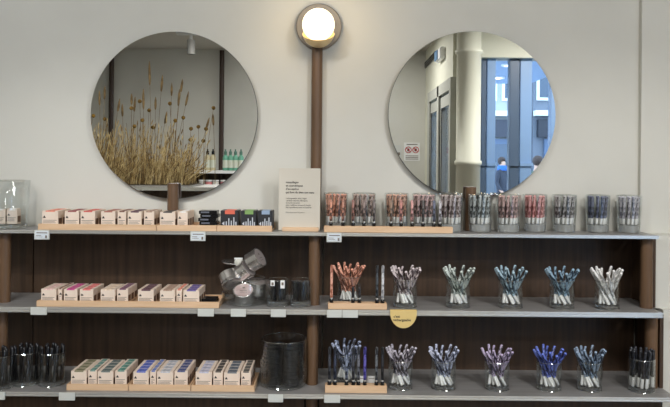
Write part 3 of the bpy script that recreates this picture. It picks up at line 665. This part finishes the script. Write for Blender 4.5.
# middle shelf
H1, B1, R1 = .080, .012, .0345
tp1 = tumbler_proto(R1 + .001, R1, H1, B1)
row1 = [(349, 2.115, 'copper', (222, 150, 122), (130, 74, 54), 'copper pencil tumbler on middle shelf', 14), (405, 2.075, 'silver and maroon', (196, 182, 184), (70, 52, 58), 'tumbler behind the yellow tag', 12), (458, 2.08, 'pale silver green', (188, 200, 194), (84, 96, 92), 'middle shelf tumbler right of yellow tag', 12),
        (510.5, 2.08, 'blue-grey', (150, 180, 198), (34, 60, 78), 'middle shelf, left of two blue tumblers', 12), (562, 2.08, 'teal blue', (124, 158, 182), (28, 52, 74), 'middle shelf, right of two blue tumblers', 12), (607, 2.08, 'white', (238, 238, 236), (206, 206, 204), 'white pencil tumbler on middle shelf', 13)]
for k, (px_, Y, cn_, c1, c2, where, n) in enumerate(row1):
    x = XP(px_, Y, 290); place(tp1, (x, Y, 1.0822), 'glass tumbler of %s pencils, %s' % (cn_, where), 'middle shelf tumblers')
    pr_ = pencil_proto('m%d' % k, c1, .114, .0041, .25, c2)
    bunch(x, Y, 1.0822, B1, R1, R1 + .0205, .1105, n, pr_, '%s pencil, %s' % (cn_, where), 'pencils: ' + where, 20 + k)
zt, tb, tbx = tester_block(328, 387, 1, 2.026, .03, .018, 'light wood tester block beside copper pencils on middle shelf')
for k, (px_, cn_, c1, dk) in enumerate(((331.5, 'copper', (226, 160, 136), (196, 120, 96)), (353, 'black', (46, 42, 44), (20, 18, 20)), (359.5, 'dark grey', (70, 68, 70), (28, 26, 28)), (377, 'charcoal', (78, 84, 90), (20, 24, 30)), (382.7, 'silver', (206, 208, 212), (160, 162, 168)))):
    p = pencil_proto('mt%d' % k, c1, .106 if k not in (1, 2) else .045, .0042, foot=True, dark=dk); place(p, (XP(px_, 2.036, 290), 2.036, zt + .0003), '%s tester pencil with black cap in middle shelf block, %s from left' % (cn_, ords[k]), 'tester pencils on the middle shelf')
    obj('socket', LA([(0, .0), (.0062, 0), (.0062, .0006), (0, .0006)], 14, cx=XP(px_, 2.036, 290) - tbx, cy=.010, cz=.0181), M_black, tb)

# bottom shelf
row2 = [(347, 2.11, 'navy and silver', (136, 150, 180), (24, 28, 48), 'behind the bottom shelf tester block', 14), (400.5, 2.055, 'grey and purple', (170, 164, 178), (40, 34, 46), 'bottom shelf, right of tester block', 12), (443.5, 2.055, 'silver blue', (176, 184, 212), (46, 50, 78), 'bottom shelf, between grey and purple bunches', 13),
        (497, 2.055, 'lilac purple', (176, 160, 196), (50, 40, 66), 'bottom shelf, left of the royal blue bunch', 12), (549, 2.055, 'royal blue', (74, 96, 196), (22, 30, 96), 'bottom shelf, brightest blue bunch', 14), (589.5, 2.055, 'steel blue', (124, 148, 178), (28, 42, 62), 'bottom shelf, right of the royal blue bunch', 13)]
for k, (px_, Y, cn_, c1, c2, where, n) in enumerate(row2):
    x = XP(px_, Y, 375); place(tp1, (x, Y, .8552), 'glass tumbler of %s pencils, %s' % (cn_, where), 'bottom shelf tumblers')
    pr_ = pencil_proto('b%d' % k, c1, .114, .0041, .25, c2)
    bunch(x, Y, .8552, B1, R1, R1 + .0165, .1085, n, pr_, '%s pencil, %s' % (cn_, where), 'pencils: ' + where, 40 + k)
H2, R2 = .092, .0365
tp2 = tumbler_proto(R2 + .0005, R2, H2, B1)
blk = pencil_proto('blk', (48, 50, 58), .104, .0044, .27, (14, 14, 18))
x = XP(641.5, 2.05, 375); place(tp2, (x, 2.05, .8552), 'clear glass tumbler of white-ended black pencils, right end of bottom shelf', 'wide bottom shelf tumblers')
bunch(x, 2.05, .8552, B1, R2, R2 + .003, .109, 13, blk, 'white-sleeved black pencil in tumbler at bottom shelf right end', 'pencils: right end of bottom shelf', 61, 'full')
blk2 = pencil_proto('blk2', (30, 31, 35), .098, .0048, .18, (6, 6, 8), tipcol=(20, 21, 24))
for k, (px_, w_) in enumerate(((0.5, 'cut by left picture edge'), (26, 'second from left picture edge'), (52, 'left of the green topped cartons'))):
    Y = 2.024 if k == 0 else 2.06; x = XP(px_, Y, 375); place(tp2, (x, Y, .8552), 'clear glass tumbler packed with black pencils, %s, bottom shelf' % w_, 'wide bottom shelf tumblers')
    bunch(x, Y, .8552, B1, R2, R2 + .001, .105, 12, blk2, 'black pencil in tumbler %s' % w_, 'black pencils: ' + w_, 70 + k, 'full')
zt, tb, tbx = tester_block(325, 387, 2, 2.0, .03, .021, 'light wood tester block beside navy pencils on bottom shelf')
for k, (px_, cn_, c1, dk) in enumerate(((329.5, 'black', (70, 72, 80), (20, 22, 28)), (335, 'dark navy', (60, 66, 86), (18, 20, 32)), (346.5, 'grey blue', (110, 124, 150), (34, 40, 56)), (353.3, 'dark grey', (74, 76, 84), (22, 22, 26)), (358.5, 'slate', (90, 94, 106), (26, 28, 36)), (364.8, 'violet-blue', (78, 70, 168), (44, 38, 120)), (376.4, 'dark slate', (80, 86, 92), (24, 26, 30)), (382.3, 'jet black', (50, 50, 54), (14, 14, 16)))):
    p = pencil_proto('bt%d' % k, c1, .106, .0042, foot=True, dark=dk); place(p, (XP(px_, 2.010, 375), 2.010, zt + .0003), '%s tester pencil with black cap in bottom shelf block, %s from left' % (cn_, ords[k]), 'tester pencils on the bottom shelf')
    obj('socket', LA([(0, .0), (.0062, 0), (.0062, .0006), (0, .0006)], 14, cx=XP(px_, 2.010, 375) - tbx, cy=.010, cz=.0211), M_black, tb)
for k, (a, b, w_) in enumerate(((357, 365, 'left'), (367.5, 375.5, 'right'))):
    x0, x1 = XP(a, 2.045, 380), XP(b, 2.045, 380)
    t = thing('small_card', 'small white card leaning behind bottom shelf tester pencils, %s one' % w_, 'card', (x0, 2.045, .8553), 'small cards behind the testers'); obj('card', B(0, x1 - x0, 0, .0015, 0, .035), M_white, t); obj('print', B(.003, x1 - x0 - .003, -.0003, 0, .027, .0285), M_ink, t)

# middle shelf: square-ish tumblers with short black pencils
tp3 = tumbler_proto(.0325, .031, .076, .016)
blk3 = pencil_proto('blk3', (38, 40, 46), .054, .005, .2, (10, 10, 12), tipcol=(18, 18, 22))
for k, px_ in enumerate((278, 301)):
    x = XP(px_, 2.075, 290); w_ = ('beside bowl of tins', 'beside the middle post')[k]
    place(tp3, (x, 2.075, 1.0822), 'small clear tumbler of short black pencils on middle shelf, %s' % w_, 'small tumblers of black pencils')
    bunch(x, 2.075, 1.0822, .016, .0265, .028, .070, 9, blk3, 'short black pencil in middle shelf tumbler %s' % w_, 'short black pencils ' + w_, 90 + k, 'full')
for px_, a in ((282.5, .1), (272.5, -.1)):
    p = W(px_, 284, 2.038); t = thing('hang_tag', 'tiny white tag on left small tumbler of black pencils, %s one' % ('right' if a > 0 else 'left'), 'tag', (p.x, 2.0405, p.z), 'tiny tags on a tumbler')
    obj('card', B(-.006, .006, 0, .0006, -.013 if a > 0 else -.006, .010), M_white, t); obj('print', B(-.003, .003, -.0004, 0, -.004, .004), M_ink, t)

# ---------------------------------------------------------------- bowl of tins
bc = (XP(245, 2.105, 295), 2.105, 1.0822)
t = thing('glass_bowl', 'low clear glass bowl of aluminium tins on middle shelf', 'bowl', bc)
Rb = .0675
obj('bowl', LA([(0, .001), (.050, .001), (.060, .006), (Rb, .022), (Rb, .055), (.062, .074), (.0595, .0745), (.0585, .074), (.0645, .054), (.0645, .023), (.057, .009), (.048, .004), (0, .004)], 56), M_glass, t, True)
glass_ring(t, 'rim', .0605, .0742, .0013); glass_ring(t, 'foot_ring', .0565, .0045, .0014)
M_pinklid = noisy('tin_label_pink', srgb(206, 180, 178), srgb(222, 202, 199), nscale=60, rough=.5)
tin0 = thing('round_tin', 'x', 'tin')
obj('body', LA([(0, 0), (.031, 0), (.0335, .002), (.0335, .032), (.0, .032)], 40), M_tin, tin0, True)
obj('lid', LA([(0.0, .0322), (.0348, .0322), (.0352, .033), (.0352, .0435), (.034, .0445), (.0325, .0435), (0, .0435)], 40), M_tin, tin0, True)
obj('pink_label', LA([(0, .0442), (.031, .0442), (.031, .0436), (0, .0436)], 40), M_pinklid, tin0, True)
bm = B(-.012, .012, -.004, -.002, .0443, .0447); box(bm, -.010, .014, -.012, -.0105, .0443, .0447); box(bm, -.004, .004, .008, .014, .0443, .0447); obj('print', bm, M_ink, tin0)
tins = [((243.8, 295, 2.085), (.0, -.50, .86), 'pink-topped aluminium tin facing front at bottom of glass bowl'),
        ((230, 279, 2.105), (.42, -.55, -.72), 'aluminium tin tipped downward at left in glass bowl'),
        ((244, 271, 2.118), (.74, -.22, .60), 'aluminium tin leaning in the middle of the glass bowl pile'),
        ((255, 260, 2.11), (.82, -.22, .50), 'topmost aluminium tin balanced above the glass bowl'),
        ((257.5, 287, 2.135), (.1, -.2, .95), 'aluminium tin at right rear inside the glass bowl')]
for k, ((a, b, Y), ax, lab) in enumerate(tins):
    p = W(a, b, Y) - Vector(ax).normalized() * .0195; q = Vector(ax).to_track_quat('Z', 'Y').to_euler()
    if k == 0: tin0.scale = (.87, .87, .87); tin0.location = p; tin0.rotation_euler = q; tin0['label'] = lab; tin0['group'] = 'tins in the glass bowl'
    else:
        d = dup(tin0, p, lab, 'tins in the glass bowl', q)
        for ch in d.children:
            if ch.name.startswith('pink_label'): ch.name = 'grey_label'; ch.material_slots[0].link = 'OBJECT'; ch.material_slots[0].material = mat('tin_label_grey', srgb(172, 162, 160), .4, .2)
p = W(237, 267, 2.14); t = thing('tin_lid', 'loose silver tin lid lying flat on top of the tins', 'lid', p)
o1 = obj('lid', LA([(0, 0), (.034, 0), (.0345, .0015), (.034, .003), (0, .003)], 40), M_tin, t, True); t.location = W(233, 262.5, 2.14); t.rotation_euler = (.05, .08, 0)
p = W(238.5, 262.5, 2.11); t = thing('white_sachet', 'small crumpled white sachet tucked on top of the tins', 'sachet', p)
bm = bmesh.new(); bmesh.ops.create_icosphere(bm, subdivisions=2, radius=.013)
for v in bm.verts: v.co = Vector((v.co.x * 1.1, v.co.y * .5, v.co.z * .9)) * random.uniform(.8, 1.15)
obj('sachet', bm, mat('sachet', srgb(206, 206, 196), .5), t); obj('seal', B(-.012, .012, -.002, .002, .009, .014), M_white, t)

# ---------------------------------------------------------------- large jar, bottom shelf
jc = (XP(283.7, 2.075, 375), 2.075, .8552)
t = thing('glass_jar', 'large clear glass cylinder jar filled with black cases on bottom shelf', 'jar', jc)
obj('jar', LA([(0, .0003), (.062, .0003), (.0665, .005), (.0675, .02), (.0675, .128), (.0672, .1325), (.0655, .1335), (.0640, .1325), (.0638, .020), (.060, .009), (0, .008)], 64), M_glass, t, True)
cc0 = thing('compact_case', 'x', 'case'); obj('case', LA([(0, 0), (.0232, 0), (.024, .0006), (.024, .0052), (0, .0052)], 24), M_matblack, cc0, True); obj('lid', LA([(0, .0055), (.024, .0055), (.024, .0092), (.0232, .0098), (0, .0098)], 24), M_matblack, cc0, True)
glass_ring(t, 'rim', .0657, .1332, .0012); glass_ring(t, 'foot_ring', .0640, .0045, .0014)
n_ = 0; random.seed(11)
st = [(-.0265, -.0205), (.0245, -.0255), (-.021, .0305), (.031, .0255)]
sn = ['front left', 'front right', 'rear left', 'rear right']
for (dx, dy), s_ in zip(st, sn):
    for k in range(10):
        loc = (jc[0] + dx + random.uniform(-.0012, .0012), jc[1] + dy + random.uniform(-.0006, .0006), jc[2] + .0088 + k * .0101)
        lab = 'round black case in the %s stack inside the large glass jar, %s from bottom' % (s_, ords[k])
        if n_ == 0: cc0.location = loc; cc0['label'] = lab; cc0['group'] = 'round black cases in the jar'
        else: dup(cc0, loc, lab, 'round black cases in the jar')
        n_ += 1

# ---------------------------------------------------------------- large vase at left edge of the top shelf
vx = XP(8, 2.11, 215)
t = thing('glass_vase', 'large clear flared glass vase at left end of top shelf', 'vase', (vx, 2.115, 1.2952))
obj('vase', LA([(0, .0003), (.048, .0003), (.052, .004), (.054, .03), (.0585, .138), (.0578, .1392), (.0570, .1382), (.0515, .03), (.048, .014), (0, .012)], 56), M_glass, t, True)
obj('thick_base', LA([(0, .0008), (.046, .0008), (.0485, .004), (.0475, .0115), (0, .0118)], 48), M_gbase, t, True)
glass_ring(t, 'rim', .0577, .1389, .0012); glass_ring(t, 'foot_ring', .0495, .0016, .0014)
for k, (dx, w_, dy, rot_) in enumerate(((-.036, .035, -.022, .05), (.003, .032, -.02, -.1), (-.014, .033, .016, .2))):
    c_ = carton(0, w_, 0, 0, .042, .022, 'white', 'white carton inside the large vase on top shelf, %s' % ('left one', 'right one', 'rear one')[k], 'cartons in the vase', True)
    c_.location = (vx + dx, 2.115 + dy, 1.2952 + .0135); c_.rotation_euler = (0, 0, rot_)
# prototypes never left unused: every proto above is placed

for o in bpy.data.objects:
    if o.get('label') and len(o['label'].replace('-', '').split()) > 16: print('LONG', o.name, o['label'])
